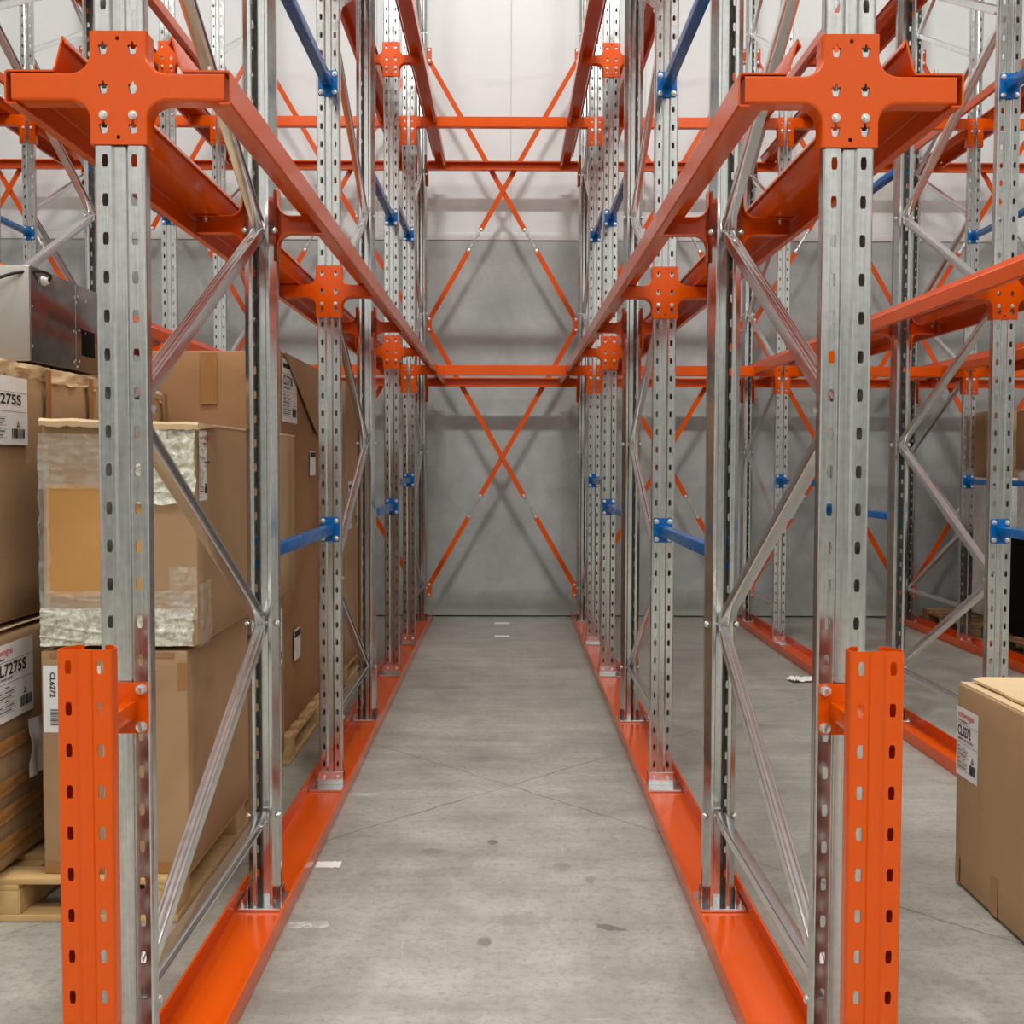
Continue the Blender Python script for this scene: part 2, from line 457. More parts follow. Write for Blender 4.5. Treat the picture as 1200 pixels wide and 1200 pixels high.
# ------------------------------------------------------------------ orange cross brackets
def bracket_mesh():
    H, Wp, A, at, ab, r = .108, .0555, .2055, .0285, -.0245, .037
    q = [(Wp, H)]                                    # right half outline, from the top going down
    right = [(Wp, H)]+[(Wp+r-r*math.cos(math.radians(a)), at+r-r*math.sin(math.radians(a))) for a in range(0, 91, 15)]+[(A, at)]
    rightb = [(A, ab)]+[(Wp+r-r*math.sin(math.radians(a)), ab-r+r*math.cos(math.radians(a))) for a in range(0, 91, 15)]+[(Wp, -H)]
    b = .0045
    def inset(seq, top):
        out = []
        for i, (x, z) in enumerate(seq):
            p0 = seq[max(i-1, 0)]; p1 = seq[min(i+1, len(seq)-1)]
            tx, tz = p1[0]-p0[0], p1[1]-p0[1]; l = math.hypot(tx, tz)
            nx, nz = tz/l, -tx/l                     # inward for a clockwise outline
            out.append((x+nx*b, z+nz*b))
        return out
    ri, rbi = inset(right, 1), inset(rightb, 0)
    half = ri+rbi
    outline = half+[(-x, z) for x, z in half[::-1]]
    holes = []
    for sx in (-1, 1):
        for zc in (.0756, .0006, -.0756):
            x, z = sx*.0285, zc
            holes.append([(x-.0062, z-.0105), (x-.0025, z-.0118), (x+.0025, z-.0118), (x+.0062, z-.0105), (x+.0088, z+.0035), (x+.0088, z+.006), (x+.0036, z+.0055), (x+.0012, z+.013), (x-.0012, z+.013), (x-.0036, z+.0055), (x-.0088, z+.006), (x-.0088, z+.0035)])
    holes += [circle(0, .094, .0042, 10), circle(0, -.094, .0042, 10)]
    bm = plate(outline, holes, .0035)
    w = bmesh.new(); fs = []
    for m in (1, -1):
        for seq, ins in ((right, ri), (rightb, rbi)):
            rows = [[w.verts.new((m*x, .0003, z)) for x, z in ins], [w.verts.new((m*(x+X)/2+m*(x-X)*.2, .0016, (z+Z)/2+(z-Z)*.2)) for (x, z), (X, Z) in zip(seq, ins)],
                    [w.verts.new((m*x, .0055, z)) for x, z in seq], [w.verts.new((m*x, .046, z)) for x, z in seq]]
            for a, c in zip(rows, rows[1:]):
                for i in range(len(a)-1): fs.append(w.faces.new((a[i], a[i+1], c[i+1], c[i])))
    bmesh.ops.recalc_face_normals(w, faces=fs)
    bmesh.ops.solidify(w, geom=fs, thickness=.0028)
    merge(bm, w)
    return newmesh('cross_bracket', bm, 'orange', 35)
bracket_me = bracket_mesh()
bracketbolt_me = bolt_me('bracket_bolt', (0, -1, 0), .0068, .005)
bm = bmesh.new(); cyl(bm, (0, 0, -.0125), (0, 0, .0225), .004, 8); hexbolt(bm, (0, 0, 0), (0, 0, -1), .008, .006)
railbolt_me = newmesh('rail_bolt', bm, 'bolt', 30)

FACE = {0: 'front post of nearest frame', 1: 'back post of nearest frame', 2: 'front post of middle frame', 3: 'back post of middle frame', 4: 'lone post'}
def row_posts(row): return [0, 1, 2, 3, 4] if row in ('L', 'R', 'L2', 'R2') else [2, 3, 4]
for row in ('L', 'R', 'L2', 'R2', 'L3', 'R3'):
    for li, z in enumerate(ZB):
        for k in row_posts(row):
            back = k in (1, 3)
            y = POST_Y[k]+(.0055 if back else -.0055)
            r = thing('rail_bracket', ('lower', 'upper')[li]+' orange cross bracket on '+FACE[k]+', '+ROWP[row], 'rack bracket', (ROW[row], y, z), PI if back else 0, 'orange cross brackets')
            p = put('bracket_plate', bracket_me, r)
            [(put('bracket_bolt', bracketbolt_me, r, (s*.0285, 0, -.0525)), put('rail_bolt', railbolt_me, r, (s*.172, .02, .0245))) for s in (-1, 1)]

# ------------------------------------------------------------------ pallet rails
def rail_mesh(y0, y1):
    g = [(.0965, .083), (.1035, .0970), (.1065, .0975), (.1215, .041), (.126, .0335)]
    seat = [(.126, .0335), (.214, .0335), (.2185, .029)]
    lip = [(.2185, .029), (.2185, -.0275), (.2145, -.031), (.196, -.031)]
    bm = bmesh.new()
    extrude_profile(bm, g+seat[1:]+lip[1:], y0, 8.560, 'y', .0035)
    extrude_profile(bm, g+seat[1:], 8.560, 8.640, 'y', .0035)
    extrude_profile(bm, g+seat[1:]+lip[1:], 8.640, 9.79, 'y', .0035)
    extrude_profile(bm, g+seat[1:2], 9.79, y1, 'y', .0035)
    return newmesh('pallet_rail', bm, 'orange', 35)
rails = {True: rail_mesh(YA-.006, 9.90), False: rail_mesh(POST_Y[2]-.006, 9.90)}
rails_m = {}
for k, me in rails.items():
    m2 = me.copy(); m2.transform(Matrix.Diagonal((-1, 1, 1, 1))); m2.flip_normals(); rails_m[k] = m2
for row in ('L', 'R', 'L2', 'R2', 'L3', 'R3'):
    full = row in ('L', 'R', 'L2', 'R2')
    for li, z in enumerate(ZB):
        for s in (1, -1):
            o = put('pallet_rail', rails[full] if s > 0 else rails_m[full], None, (ROW[row], 0, z))
            tag(o, ('lower', 'upper')[li]+' orange pallet rail running along the '+('right' if s > 0 else 'left')+' side of '+ROWP[row].replace('row', 'the row', 1) if row in ('L', 'R') else
                ('lower', 'upper')[li]+' orange pallet rail running along the '+('right' if s > 0 else 'left')+' side of the '+ROWP[row], 'pallet rail', 'orange pallet rails')

# ------------------------------------------------------------------ cross beams at the back
def connector_mesh():
    holes = []
    for z in (-.038, -.113, -.188): holes.append([(.0285+dx, z+dz) for dx, dz in ((-.004, -.008), (.004, -.008), (.007, .003), (.004, .008), (-.004, .008), (-.007, .003))])
    bm = plate(roundrect(.0125, .061, -.216, 0, .003, 2), holes, .004)
    w = bmesh.new(); box(w, .0572, .0615, .0, .05, -.216, 0, .001, 1); merge(bm, w)
    return newmesh('end_connector', bm, 'orange', 30)
conn_me = connector_mesh()
conn_mm = conn_me.copy(); conn_mm.transform(Matrix.Diagonal((-1, 1, 1, 1))); conn_mm.flip_normals()
bm = bmesh.new()
hexbolt(bm, (.0285, 0, -.100), (0, -1, 0), .008, .005)
connbolt_me = newmesh('connector_bolt', bm, 'bolt', 30)
connbolt_mm = connbolt_me.copy(); connbolt_mm.transform(Matrix.Diagonal((-1, 1, 1, 1))); connbolt_mm.flip_normals()
beam_cache = {}
def beam_mesh(L):
    k = round(L, 3)
    if k not in beam_cache:
        bm = bmesh.new()
        pts = [(.044, -.003), (.05, 0), (.05, -.0001), (.003, 0), (0, -.003), (0, -.075), (.003, -.078), (.05, -.078)]
        pts = [(.050, -.012), (.050, -.002), (.048, 0), (.003, 0), (0, -.003), (0, -.075), (.003, -.078), (.048, -.078), (.050, -.076), (.050, -.066)]
        extrude_profile(bm, pts, 0, L, 'x', .003)
        beam_cache[k] = newmesh('beam', bm, 'orange', 35)
    return beam_cache[k]
LANES = [('L4', 'L3', 'outermost left lane'), ('L3', 'L2', 'far left lane'), ('L2', 'L', 'carton lane on the left'), ('L', 'R', 'empty centre lane'), ('R', 'R2', 'lane right of the centre'), ('R2', 'R3', 'far right lane'), ('R3', 'R4', 'outermost right lane')]
for a, b, ln in LANES:
    x0, x1 = ROW[a], ROW[b]; L = x1-x0-.123
    for li, z in enumerate(ZB):
        zt = z+.0285
        for fb in (0, 1):
            y = POST_Y[5]-.0062 if fb == 0 else POST_Y[6]+.0062
            r = thing('rack_crossbar', ('lower', 'upper')[li]+' orange cross beam '+('in front of' if fb == 0 else 'on')+' the rearmost posts, '+ln, 'rack beam', ((x0+x1)/2, y, zt), PI if fb else 0, 'orange cross beams')
            hw = (x1-x0)/2
            put('beam', beam_mesh(L), r, (-hw+.0615, .001, 0))
            for s in (-1, 1):
                c = put('end_connector', conn_me if s < 0 else conn_mm, r, (s*hw, 0, .003))
                put('connector_bolt', connbolt_me if s < 0 else connbolt_mm, c)

# ------------------------------------------------------------------ strap cross bracing in front of the wall
def strap_parts(p, q):
    """lower strap, turnbuckle, upper strap between two points in the XZ plane"""
    p, q = Vector((p[0], 0, p[1])), Vector((q[0], 0, q[1])); d = q-p; L = d.length; u = d/L; n = Vector((u.z, 0, -u.x))
    def strap(a, b):
        bm = bmesh.new(); w = .021
        vs = []
        for y in (0, .005):
            ring = []
            for c, sg in ((a, -1), (b, 1)):
                for k in range(7):
                    an = -PI/2+PI*k/6
                    ring.append(c+n*(w*math.sin(an))*(1 if sg > 0 else -1)*1.0+u*(w*.75*math.cos(an)*sg))
            vs.append([bm.verts.new(pt+Vector((0, y, 0))) for pt in ring])
        m = len(vs[0])
        bm.faces.new(vs[0]); bm.faces.new(vs[1][::-1])
        for k in range(m): bm.faces.new((vs[0][k], vs[0][(k+1) % m], vs[1][(k+1) % m], vs[1][k]))
        return newmesh('strap', bm, 'orange', 30)
    f0, f1 = .268, .350
    return u, L, strap(p+u*.01, p+u*(L*f0)), strap(p+u*(L*f1), q-u*.01), p+u*(L*f0), p+u*(L*f1)
bm = bmesh.new()
for s in (-1, 1): cyl(bm, (s*.0105, 0, .05), (s*.0105, 0, .16), .005, 8)
for z in (.05, .16): cyl(bm, (0, 0, z-.013), (0, 0, z+.013), .0155, 6)
cyl(bm, (0, 0, .005), (0, 0, .09), .0065, 8); cyl(bm, (0, 0, .125), (0, 0, .205), .0065, 8)
turn_proto = bm
endbolt_me = bolt_me('strap_end_bolt', (0, -1, 0), .012, .007)
def turnbuckle_me(a, b):
    d = b-a; L = d.length; k = L/.21
    m = bpy.data.meshes.new('turnbuckle'); turn_proto.to_mesh(m); m.transform(Matrix.Diagonal((1, 1, k, 1)))
    m.transform(Matrix.Translation(a) @ d.to_track_quat('Z', 'Y').to_matrix().to_4x4())
    m.materials.append(M['bolt']); m.polygons.foreach_set('use_smooth', [True]*len(m.polygons)); m.set_sharp_from_angle(angle=.6)
    return m
xcache = {}
for a, b, ln in LANES:
    x0, x1 = ROW[a]+.070, ROW[b]-.070; w = x1-x0
    for lev in (0, 1):
        z0, z1 = XZ[lev]+(.026 if lev == 0 else .046), XZ[lev+1]-.046
        for di in (1, -1):
            front = (di < 0) == (lev == 0)
            yy = POST_Y[6]+.013+(-.0055 if front else .0055)+.012
            key = (round(w, 3), lev, di)
            if key not in xcache:
                u, L, s1, s2, ta, tb = strap_parts((-di*w/2, z0), (di*w/2, z1))
                xcache[key] = (s1, s2, turnbuckle_me(ta, tb), ta, tb)
            s1, s2, tm, ta, tb = xcache[key]
            r = thing('cross_strap', ('lower', 'upper')[lev]+' orange cross strap rising to the '+('right' if di > 0 else 'left')+' behind the '+ln, 'bracing strap', ((x0+x1)/2, yy, 0), 0, 'orange cross straps before the back wall')
            put('lower_strap', s1, r); put('upper_strap', s2, r)
            tb_ = put('turnbuckle', tm, r); [put('strap_end_bolt', endbolt_me, tb_, c) for c in (ta, tb)]
turn_proto.free()

# ------------------------------------------------------------------ blue spacer bars
bm = plate(roundrect(-.0405, .0405, -.052, .052, .008), [], .005); spl_me = newmesh('end_plate', bm, 'blue', 30)
splb_me = bolt_me('plate_bolt', (0, -1, 0), .0085, .006)
def four(name, me, parent, dx, dz): [put(name, me, parent, (sx*dx, 0, sz*dz)) for sx in (-1, 1) for sz in (-1, 1)]
bm = bmesh.new(); L = S-.012
box(bm, -.02, .02, 0, L, -.02, .02, .004, 2); spb_me = newmesh('spacer_bar', bm, 'blue', 35)
SP = {1: 'between nearest and middle frames', 3: 'between middle frame and lone post', 4: 'between lone post and rear frame'}
for row in ('L', 'R', 'L2', 'R2', 'L3', 'R3'):
    for k in ((1, 3, 4) if row in ('L', 'R', 'L2', 'R2') else (3, 4)):
        for zi, z in enumerate((1.1125, 2.981, 4.85)):
            zz = z+(.155 if k == 4 else 0)-(.005 if k == 4 and zi else 0)
            y = POST_Y[k]
            r = thing('spacer_bar', ('low', 'middle', 'high')[zi]+' blue spacer bar '+SP[k]+', '+ROWP[row], 'spacer bar', (ROW[row], y, zz), 0, 'blue spacer bars')
            # the back end sits on the front web of post k+1, the front end on the web (or inside face) of post k
            y0 = .0005 if k in (1, 3) else .0565
            put('bar', spb_me, r, (0, y0+.005, 0)).scale = (1, (S-.0105-y0-.001)/L, 1)
            e = put('end_plate', spl_me, r, (0, S-.0055, 0)); four('plate_bolt', splb_me, e, .0285, .0375)
            e = put('end_plate', spl_me, r, (0, y0+.0052, 0), (0, 0, PI)); four('plate_bolt', splb_me, e, .0285, .0375)

# ------------------------------------------------------------------ floor channels
bm = bmesh.new()
extrude_profile(bm, round_path([(-.0800, .0610), (-.0885, .0625), (-.0885, .001), (.0885, .001), (.0885, .0625), (.0800, .0610)], .005), 0, 1, 'y', .004)
ch_me = newmesh('floor_channel', bm, 'orange', 35)
for row in ROW:
    y0 = 1.95 if row in ('L', 'R', 'L2', 'R2') else (4.55 if row in ('L3', 'R3') else 8.3)
    o = put('floor_channel', ch_me, None, (ROW[row], y0, 0)); o.scale = (1, 10.02-y0, 1)
    tag(o, 'orange floor channel under the posts of the '+ROWP[row], 'floor channel', 'orange floor channels')

# ------------------------------------------------------------------ guard columns in front of the two nearest posts
guard_me = newmesh('column', post_bm(.004, 1.060, 1.0288-.075*13), 'orange')
bm = plate(roundrect(-.0455, .0455, -.0505, .0505, .008), [], .006); gpl_me = newmesh('mounting_plate', bm, 'orange', 30)
gb_me = bolt_me('mounting_bolt', (0, -1, 0), .0095, .008)
gb_bar = boxmesh('arm', (-.026, .026, .058, YA-1.985-.0066, -.017, .017), 'orange', .003)
YG = 1.985
for row in ('L', 'R'):
    r = thing('post_guard', 'short orange perforated guard column before nearest post, '+ROWP[row], 'post guard', (ROW[row], YG, 0), 0, 'orange guard columns')
    put('column', guard_me, r)
    put('arm', gb_bar, r, (0, 0, .909))
    p = put('mounting_plate', gpl_me, r, (0, YA-YG-.0068, .909)); four('mounting_bolt', gb_me, p, .0325, .0375)

# ------------------------------------------------------------------ cartons, pallets
def rounded_box(dx, dy, dz, r, bulge=.0, amp=.002, seed=0, n=12):
    """box with origin at its bottom centre; rounded edges, soft bulge and dents"""
    bm = bmesh.new(); H = Vector((dx/2, dy/2, dz/2))
    def lin(h):
        e = min(r, h*.5); k = max(4, int(h*2/.09))
        return [-h, -h+e*.3, -h+e]+[-h+e+(2*h-2*e)*i/k for i in range(1, k)]+[h-e, h-e*.3, h]
    L = [lin(H[i]) for i in range(3)]
    def vert(p):
        p = Vector(p)
        i = Vector([max(-H[k]+r, min(H[k]-r, p[k])) for k in range(3)]); d = p-i
        q = i+d.normalized()*r if d.length > 1e-9 else p
        u = [p[k]/H[k] for k in range(3)]
        for k in range(3):
            if abs(abs(u[k])-1) < 1e-6:
                a, b = [u[j] for j in range(3) if j != k]
                if k < 2: q[k] += math.copysign(bulge*(1-a*a)*(1-b*b), u[k])
        nz = noise.noise_vector(q*5+Vector((seed*7.1, seed*3.3, 0)))*amp+noise.noise_vector(q*17+Vector((seed*2.1, 0, 9)))*amp*.35
        nz.z = 0
        return bm.verts.new(q+nz+Vector((0, 0, H.z)))
    for ax in range(3):
        a, b = [k for k in range(3) if k != ax]
        for sg in (-1, 1):
            g = []
            for ua in L[a]:
                rr = []
                for ub in L[b]:
                    p = [0, 0, 0]; p[ax] = sg*H[ax]; p[a] = ua; p[b] = ub; rr.append(vert(p))
                g.append(rr)
            for i in range(len(g)-1):
                for j in range(len(g[0])-1): bm.faces.new((g[i][j], g[i+1][j], g[i+1][j+1], g[i][j+1]))
    bmesh.ops.remove_doubles(bm, verts=bm.verts, dist=1e-5)
    return bm

def carton(label, x0, x1, y0, y1, z0, z1, mat='card', r=.008, bulge=.004, amp=.002, seed=1, group='brown cartons on the pallets'):
    t = thing('carton', label, 'carton', ((x0+x1)/2, (y0+y1)/2, z0), 0, group)
    t['dims'] = (x1-x0, y1-y0, z1-z0)
    put('box_body', newmesh('box_body', rounded_box(x1-x0, y1-y0, z1-z0, r, bulge, amp, seed), mat, 40), t)
    return t

def wpos(t, x, y, z): return Vector((x, y, z))-Vector(t.location)

def on_face(parent, me, name, t, origin, ux, uz):
    """place a mesh drawn in its local XY plane with x along ux and y along uz at a world point on thing t"""
    ux, uz = Vector(ux), Vector(uz); n = ux.cross(uz)
    o = put(name, me, parent)
    m = Matrix(((ux.x, uz.x, n.x, 0), (ux.y, uz.y, n.y, 0), (ux.z, uz.z, n.z, 0), (0, 0, 0, 1)))
    base = Vector(t.location) if parent is t else Vector((0, 0, 0))
    o.matrix_local = Matrix.Translation(Vector(origin)-base) @ m
    return o

def card(w, h, mat, th=.0008, bend=0, n=8, corner=0):
    bm = bmesh.new(); g = []
    for i in range(n+1):
        row = []
        for j in range(n+1):
            u, v = i/n, j/n
            row.append(bm.verts.new((u*w, v*h, bend*(noise.noise(Vector((u*2.3+w*9, v*2.7, h*5)))+.4*math.sin(u*6+v*3)))))
        g.append(row)
    for i in range(n):
        for j in range(n): bm.faces.new((g[i][j], g[i+1][j], g[i+1][j+1], g[i][j+1]))
    if th: bm.normal_update(); bmesh.ops.solidify(bm, geom=list(bm.faces), thickness=th)
    return newmesh('label', bm, mat, 40)

def product_label(t, origin, ux, uz, w, h, code, brand='schweigen', sub='home appliances', head='red', lift=.0015, name='shipping_label', tri=True, cw=.62):
    """white shipping label, lower left corner at origin"""
    ux, uz = Vector(ux), Vector(uz); n = ux.cross(uz)
    lab = on_face(t, card(w, h, 'white'), name, t, Vector(origin)+n*lift, ux, uz)
    def add(me, nm, x, y):
        o = put(nm, me, lab, (x, y, .0011)); return o
    if head == 'red':
        add(textmesh(brand, h*.135, 'red'), 'brand_print', w*.07, h*.865)
        add(textmesh(sub, h*.05, 'ink'), 'small_print', w*.07, h*.80)
    else:
        add(boxmesh('head', (w*.06, w*.55, h*.86, h*.93, 0, .0003), 'ink'), 'brand_print', 0, 0)
        add(textmesh(sub, h*.05, 'ink'), 'small_print', w*.6, h*.80)
    cm = textmesh(code, h*.21, 'ink', bold=.0009); wx = max(v.co.x for v in cm.vertices)
    cm.transform(Matrix.Diagonal((cw*w/wx, 1, 1, 1))); add(cm, 'code_print', w*.06, h*.595)
    add(textmesh('CANOPY HOOD 120CM', h*.05, 'ink'), 'small_print', w*.07, h*.53)
    bm = bmesh.new()
    for yy in (.77, .485): box(bm, 0, w, h*yy, h*(yy+.006), 0, .0003)
    for i in range(6): box(bm, w*.05, w*.55, h*(.10+i*.06), h*(.104+i*.06), 0, .0003)
    add(newmesh('rules', bm, 'greyink'), 'ruled_lines', 0, 0)
    bm = bmesh.new(); rnd = random.Random(len(code)+int(w*1000)); x = w*.66
    while x < w*.93:
        d = w*rnd.choice((.008, .014, .02)); box(bm, x, x+d, h*.10, h*.24, 0, .0003); x += d+w*rnd.choice((.008, .014))
    add(newmesh('barcode', bm, 'ink'), 'barcode', 0, 0)
    bm = bmesh.new()
    for i, yy in enumerate((.43, .37, .31, .25, .19, .13)):
        box(bm, w*.07, w*(.20+.06*(i % 3)), h*(yy-.004), h*(yy+.012), 0, .0003); box(bm, w*.32, w*(.42+.05*((i*2) % 3)), h*(yy-.004), h*(yy+.012), 0, .0003)
    add(newmesh('small_print', bm, 'greyink'), 'small_print', 0, 0)
    if tri:
        bm = bmesh.new(); cx, cy, q = w*.79, h*.31, h*.05
        a = [(cx-q, cy-q*.8), (cx+q, cy-q*.8), (cx, cy+q)]; b = [(cx-q*.5, cy-q*.5), (cx+q*.5, cy-q*.5), (cx, cy+q*.4)]
        va = [bm.verts.new((x, y, .0003)) for x, y in a]; vb = [bm.verts.new((x, y, .0003)) for x, y in b]
        for i in range(3): bm.faces.new((va[i], va[(i+1) % 3], vb[(i+1) % 3], vb[i]))
        add(newmesh('recycling_mark', bm, 'ink'), 'recycling_mark', 0, 0)
    return lab

def strip(t, origin, ux, uz, w, h, mat='tape', name='tape', bend=.0006, lift=.0025):
    ux, uz = Vector(ux), Vector(uz)
    return on_face(t, card(w, h, mat, .0006, bend), name, t, Vector(origin)+ux.cross(uz)*lift, ux, uz)

def crumpled(t, origin, ux, uz, w, h, mat, amp=.012, seed=0, name='stretch_film', nu=48, nv=30, lift=.006, ragged=.006):
    """creased film lying over a face: sharp ridges along stretched, slightly slanted folds"""
    ux, uz = Vector(ux), Vector(uz)
    bm = bmesh.new(); g = []
    for i in range(nu+1):
        row = []
        for j in range(nv+1):
            x, y = i/nu*w, j/nv*h
            sl = x*.35+seed*.7
            f1 = abs(noise.noise(Vector((x*4+seed*3.7, (y+.12*sl)*26, seed))))
            f2 = abs(noise.noise(Vector((x*13+y*9, (y-.5*x)*34+seed, seed+4))))
            f3 = abs(noise.noise(Vector((x*50, y*60, seed+9))))
            z = amp*(.45*(1-min(1, f1*3.2))**2+.30*(1-min(1, f2*3))**2+.12*f3)
            if j in (0, nv): y += noise.noise(Vector((i/nu*w*22, seed*5+j, 2)))*ragged
            if i in (0, nu): x += noise.noise(Vector((j/nv*h*22, seed*5+i, 8)))*ragged
            row.append(bm.verts.new((x, y, z)))
        g.append(row)
    for i in range(nu):
        for j in range(nv): bm.faces.new((g[i][j], g[i+1][j], g[i+1][j+1], g[i][j+1]))
    me = newmesh(name, bm, mat, 60)
    return on_face(t, me, name, t, Vector(origin)+ux.cross(uz)*lift, ux, uz)

def pallet(label, x0, x1, y0, y1, mat='wood', stencil=False):
    t = thing('pallet', label, 'pallet', ((x0+x1)/2, (y0+y1)/2, 0), 0, 'wooden pallets')
    hx, hy = (x1-x0)/2, (y1-y0)/2
    rnd = random.Random(int(y0*100)+int(abs(x0)*10))
    nb = max(5, int((y1-y0)/.19)); wd = .105
    for i in range(nb):
        yc = -hy+wd/2+(2*hy-wd)*i/(nb-1)
        put('deck_board', boxmesh('deck_board', (-hx, hx+rnd.uniform(-.012, .004), yc-wd/2, yc+wd/2, .1165, .1340), mat, .0015), t)
    for i in range(3):
        xc = -hx+.05+(2*hx-.10)*i/2
        put('bearer_board', boxmesh('bearer_board', (xc-.05, xc+.05, -hy, hy, .099, .1163), mat, .0015), t)
        for j in range(3):
            yc = -hy+.07+(2*hy-.14)*j/2
            b = put('block', boxmesh('block', (xc-.048, xc+.048, yc-.068, yc+.068, .0222, .0988), 'wood' if mat == 'wood' else mat, .002), t)
        put('bottom_board', boxmesh('bottom_board', (xc-.05, xc+.05, -hy+.1, hy-.1, .002, .022), mat, .0015), t)
    for s in (-1, 1):
        put('bottom_board', boxmesh('bottom_board', (-hx, hx, min(s*hy, s*(hy-.098)), max(s*hy, s*(hy-.098)), .002, .022), mat, .0015), t)
    return t

# --- left lane, first pallet
PF = 3.343
p1 = pallet('pine pallet under the taped cartons nearest the left guard column', -2.06, -.995, PF, 4.95)
blk = [o for o in p1.children if o.name.startswith('block')]
# the stencilled block stands left of the gap under the deck
sb = put('block', boxmesh('block', (-1.60, -1.474, PF+.004, PF+.50, .0225, .0985), 'wood', .002), p1, -Vector(p1.location))
st = put('stencil_print', textmesh('PMG', .034, 'green', bold=.0008), sb)
st.matrix_local = Matrix.Translation((-1.563, PF+.0035, .045)) @ Matrix.Rotation(PI/2, 4, 'X')

ZP = .1345
c_low = carton('lower right carton with a white sideways label, on the front left pallet', -1.417, -.972, 3.385, 4.86, ZP, .822, 'card', seed=2)
c_up = carton('film-wrapped torn carton topmost right on the front left pallet', -1.405, -.938, 3.385, 4.95, .836, 1.512, 'card', seed=3, bulge=.003)
c_left = carton('lower left bulging taped carton on the front left pallet', -2.08, -1.53, 3.22, 4.95, ZP+.006, .874, 'card', r=.03, bulge=.010, amp=.004, seed=4)
c_left2 = carton('upper left carton carrying the grey metal cabinet', -2.10, -1.545, 3.24, 5.06, .895, 1.700, 'card', r=.022, bulge=.009, amp=.004, seed=5)
# lower right carton
fx, fz = (1, 0, 0), (0, 0, 1)
lab = on_face(c_low, card(.175, .205, 'white'), 'shipping_label', c_low, (-1.410, 3.3832, .572), fx, fz)
o = put('code_print', textmesh('CL6272', .021, 'ink', bold=.0006, sx=1.15), lab, (.0225, .185, .0012), (0, 0, -PI/2))
o = put('brand_print', textmesh('schweigen', .020, 'red'), lab, (.054, .195, .0012), (0, 0, -PI/2))
bm = bmesh.new(); yy = .022
for wd in (.004, .002, .006, .002, .003, .005, .002, .004):
    box(bm, .022, .10, yy, yy+wd, 0, .0003); yy += wd+.003
put('barcode', newmesh('barcode', bm, 'greyink'), lab, (0, 0, .0011))
strip(c_low, (-1.412, 3.385, ZP+.002), fx, fz, .43, .035, 'tape', bend=.0004)
strip(c_low, (-1.0, 3.385, .70), fx, fz, .028, .085, 'tape', bend=.001)
strip(c_low, (-1.39, 3.385, .80), fx, fz, .38, .018, 'card_dark', name='painted_seam_shadow')  # dark strip put in as the shade of the seam between cartons
product_label(c_low, (-.970, 4.60, .53), (0, 1, 0), (0, 0, 1), .20, .24, 'CL6272')
# upper right carton
crumpled(c_up, (-1.412, 3.385, 1.315), fx, fz, .335, .165, 'film', .018, 2, name='stretch_film')
crumpled(c_up, (-1.15, 3.380, 1.270), fx, fz, .212, .222, 'film_white', .022, 5, name='stretch_film', lift=.012)
crumpled(c_up, (-1.414, 3.385, .838), fx, fz, .465, .115, 'film_white', .016, 7, name='stretch_film')
crumpled(c_up, (-1.412, 3.385, .93), fx, fz, .455, .075, 'film', .012, 9, name='stretch_film')
crumpled(c_up, (-1.02, 3.385, .92), fx, fz, .085, .16, 'film', .02, 10, name='stretch_film', lift=.01)
crumpled(c_up, (-.936, 3.36, .838), (0, 1, 0), fz, .14, .19, 'film', .012, 12, name='stretch_film', nu=16)
crumpled(c_up, (-.936, 3.375, 1.32), (0, 1, 0), fz, .055, .16, 'film_white', .012, 13, name='stretch_film', nu=12)
crumpled(c_up, (-1.414, 3.385, .95), fx, fz, .034, .50, 'film', .012, 14, name='stretch_film', nu=10, nv=44)
strip(c_up, (-1.392, 3.383, .985), fx, fz, .318, .345, 'card_warm', name='bare_cardboard_patch', bend=.0008, lift=.002)
product_label(c_up, (-.937, 3.405, 1.278), (0, 1, 0), fz, .085, .215, 'CL', tri=False)
bm = bmesh.new()                                       # torn lid along the front edge
n = 40; prev = None
for i in range(n+1):
    u = i/n; x = -1.400+u*.475
    f = 3.352+.010*noise.noise(Vector((u*9, 1, 2))); zt = 1.527+.003*noise.noise(Vector((u*7, 4, 1)))-.012*u; zb = zt-.024+.006*noise.noise(Vector((u*21, 8, 3)))
    ring = [bm.verts.new(q) for q in ((x, f+.01, zt), (x, f, zt-.008), (x, f+.004, zb), (x, 3.392, zb+.006), (x, 3.60, zt-.006))]
    if prev:
        for k in range(5): bm.faces.new((prev[k], ring[k], ring[(k+1) % 5], prev[(k+1) % 5]))
    else: bm.faces.new(ring)
    prev = ring
bm.faces.new(prev[::-1])
put('torn_lid_flap', newmesh('torn_lid_flap', bm, 'card_pale', 40), c_up, -Vector(c_up.location))
put('lid_edge', boxmesh('lid_edge', (-1.40, -.936, 3.60, 4.95, 1.508, 1.5155), 'card_pale', .002), c_up, -Vector(c_up.location))
# left column
sx_, sz_ = (0, 1, 0), (0, 0, 1)
product_label(c_left2, (-1.532, 3.245, 1.448), sx_, sz_, .34, .21, 'CL7275S', cw=.80)
product_label(c_left, (-1.514, 3.255, .61), sx_, sz_, .30, .235, 'CL7275S', cw=.76)
for y, h in ((3.72, .16), (4.10, .20), (5.0, .2)): strip(c_left2, (-1.534, y, 1.700-h), sx_, sz_, .045, h, 'tape', bend=.003, lift=.008)
strip(c_left2, (-1.533, 4.19, 1.50), sx_, sz_, .05, .04, 'white', name='small_label', lift=.012)
for z in (.215, .31, .395, .52): strip(c_left, (-1.520, 3.24, z), sx_, sz_, .36, .042, 'tape', bend=.004, lift=.004+.012*min(1, z*2))
strip(c_left, (-1.508, 3.46, .41), sx_, sz_, .10, .18, 'white', name='delivery_note', bend=.012, lift=.022)
bm = bmesh.new()
for i in range(1): box(bm, -2.095, -1.538, 3.23, 5.0, .8805, .8845, .001, 1)
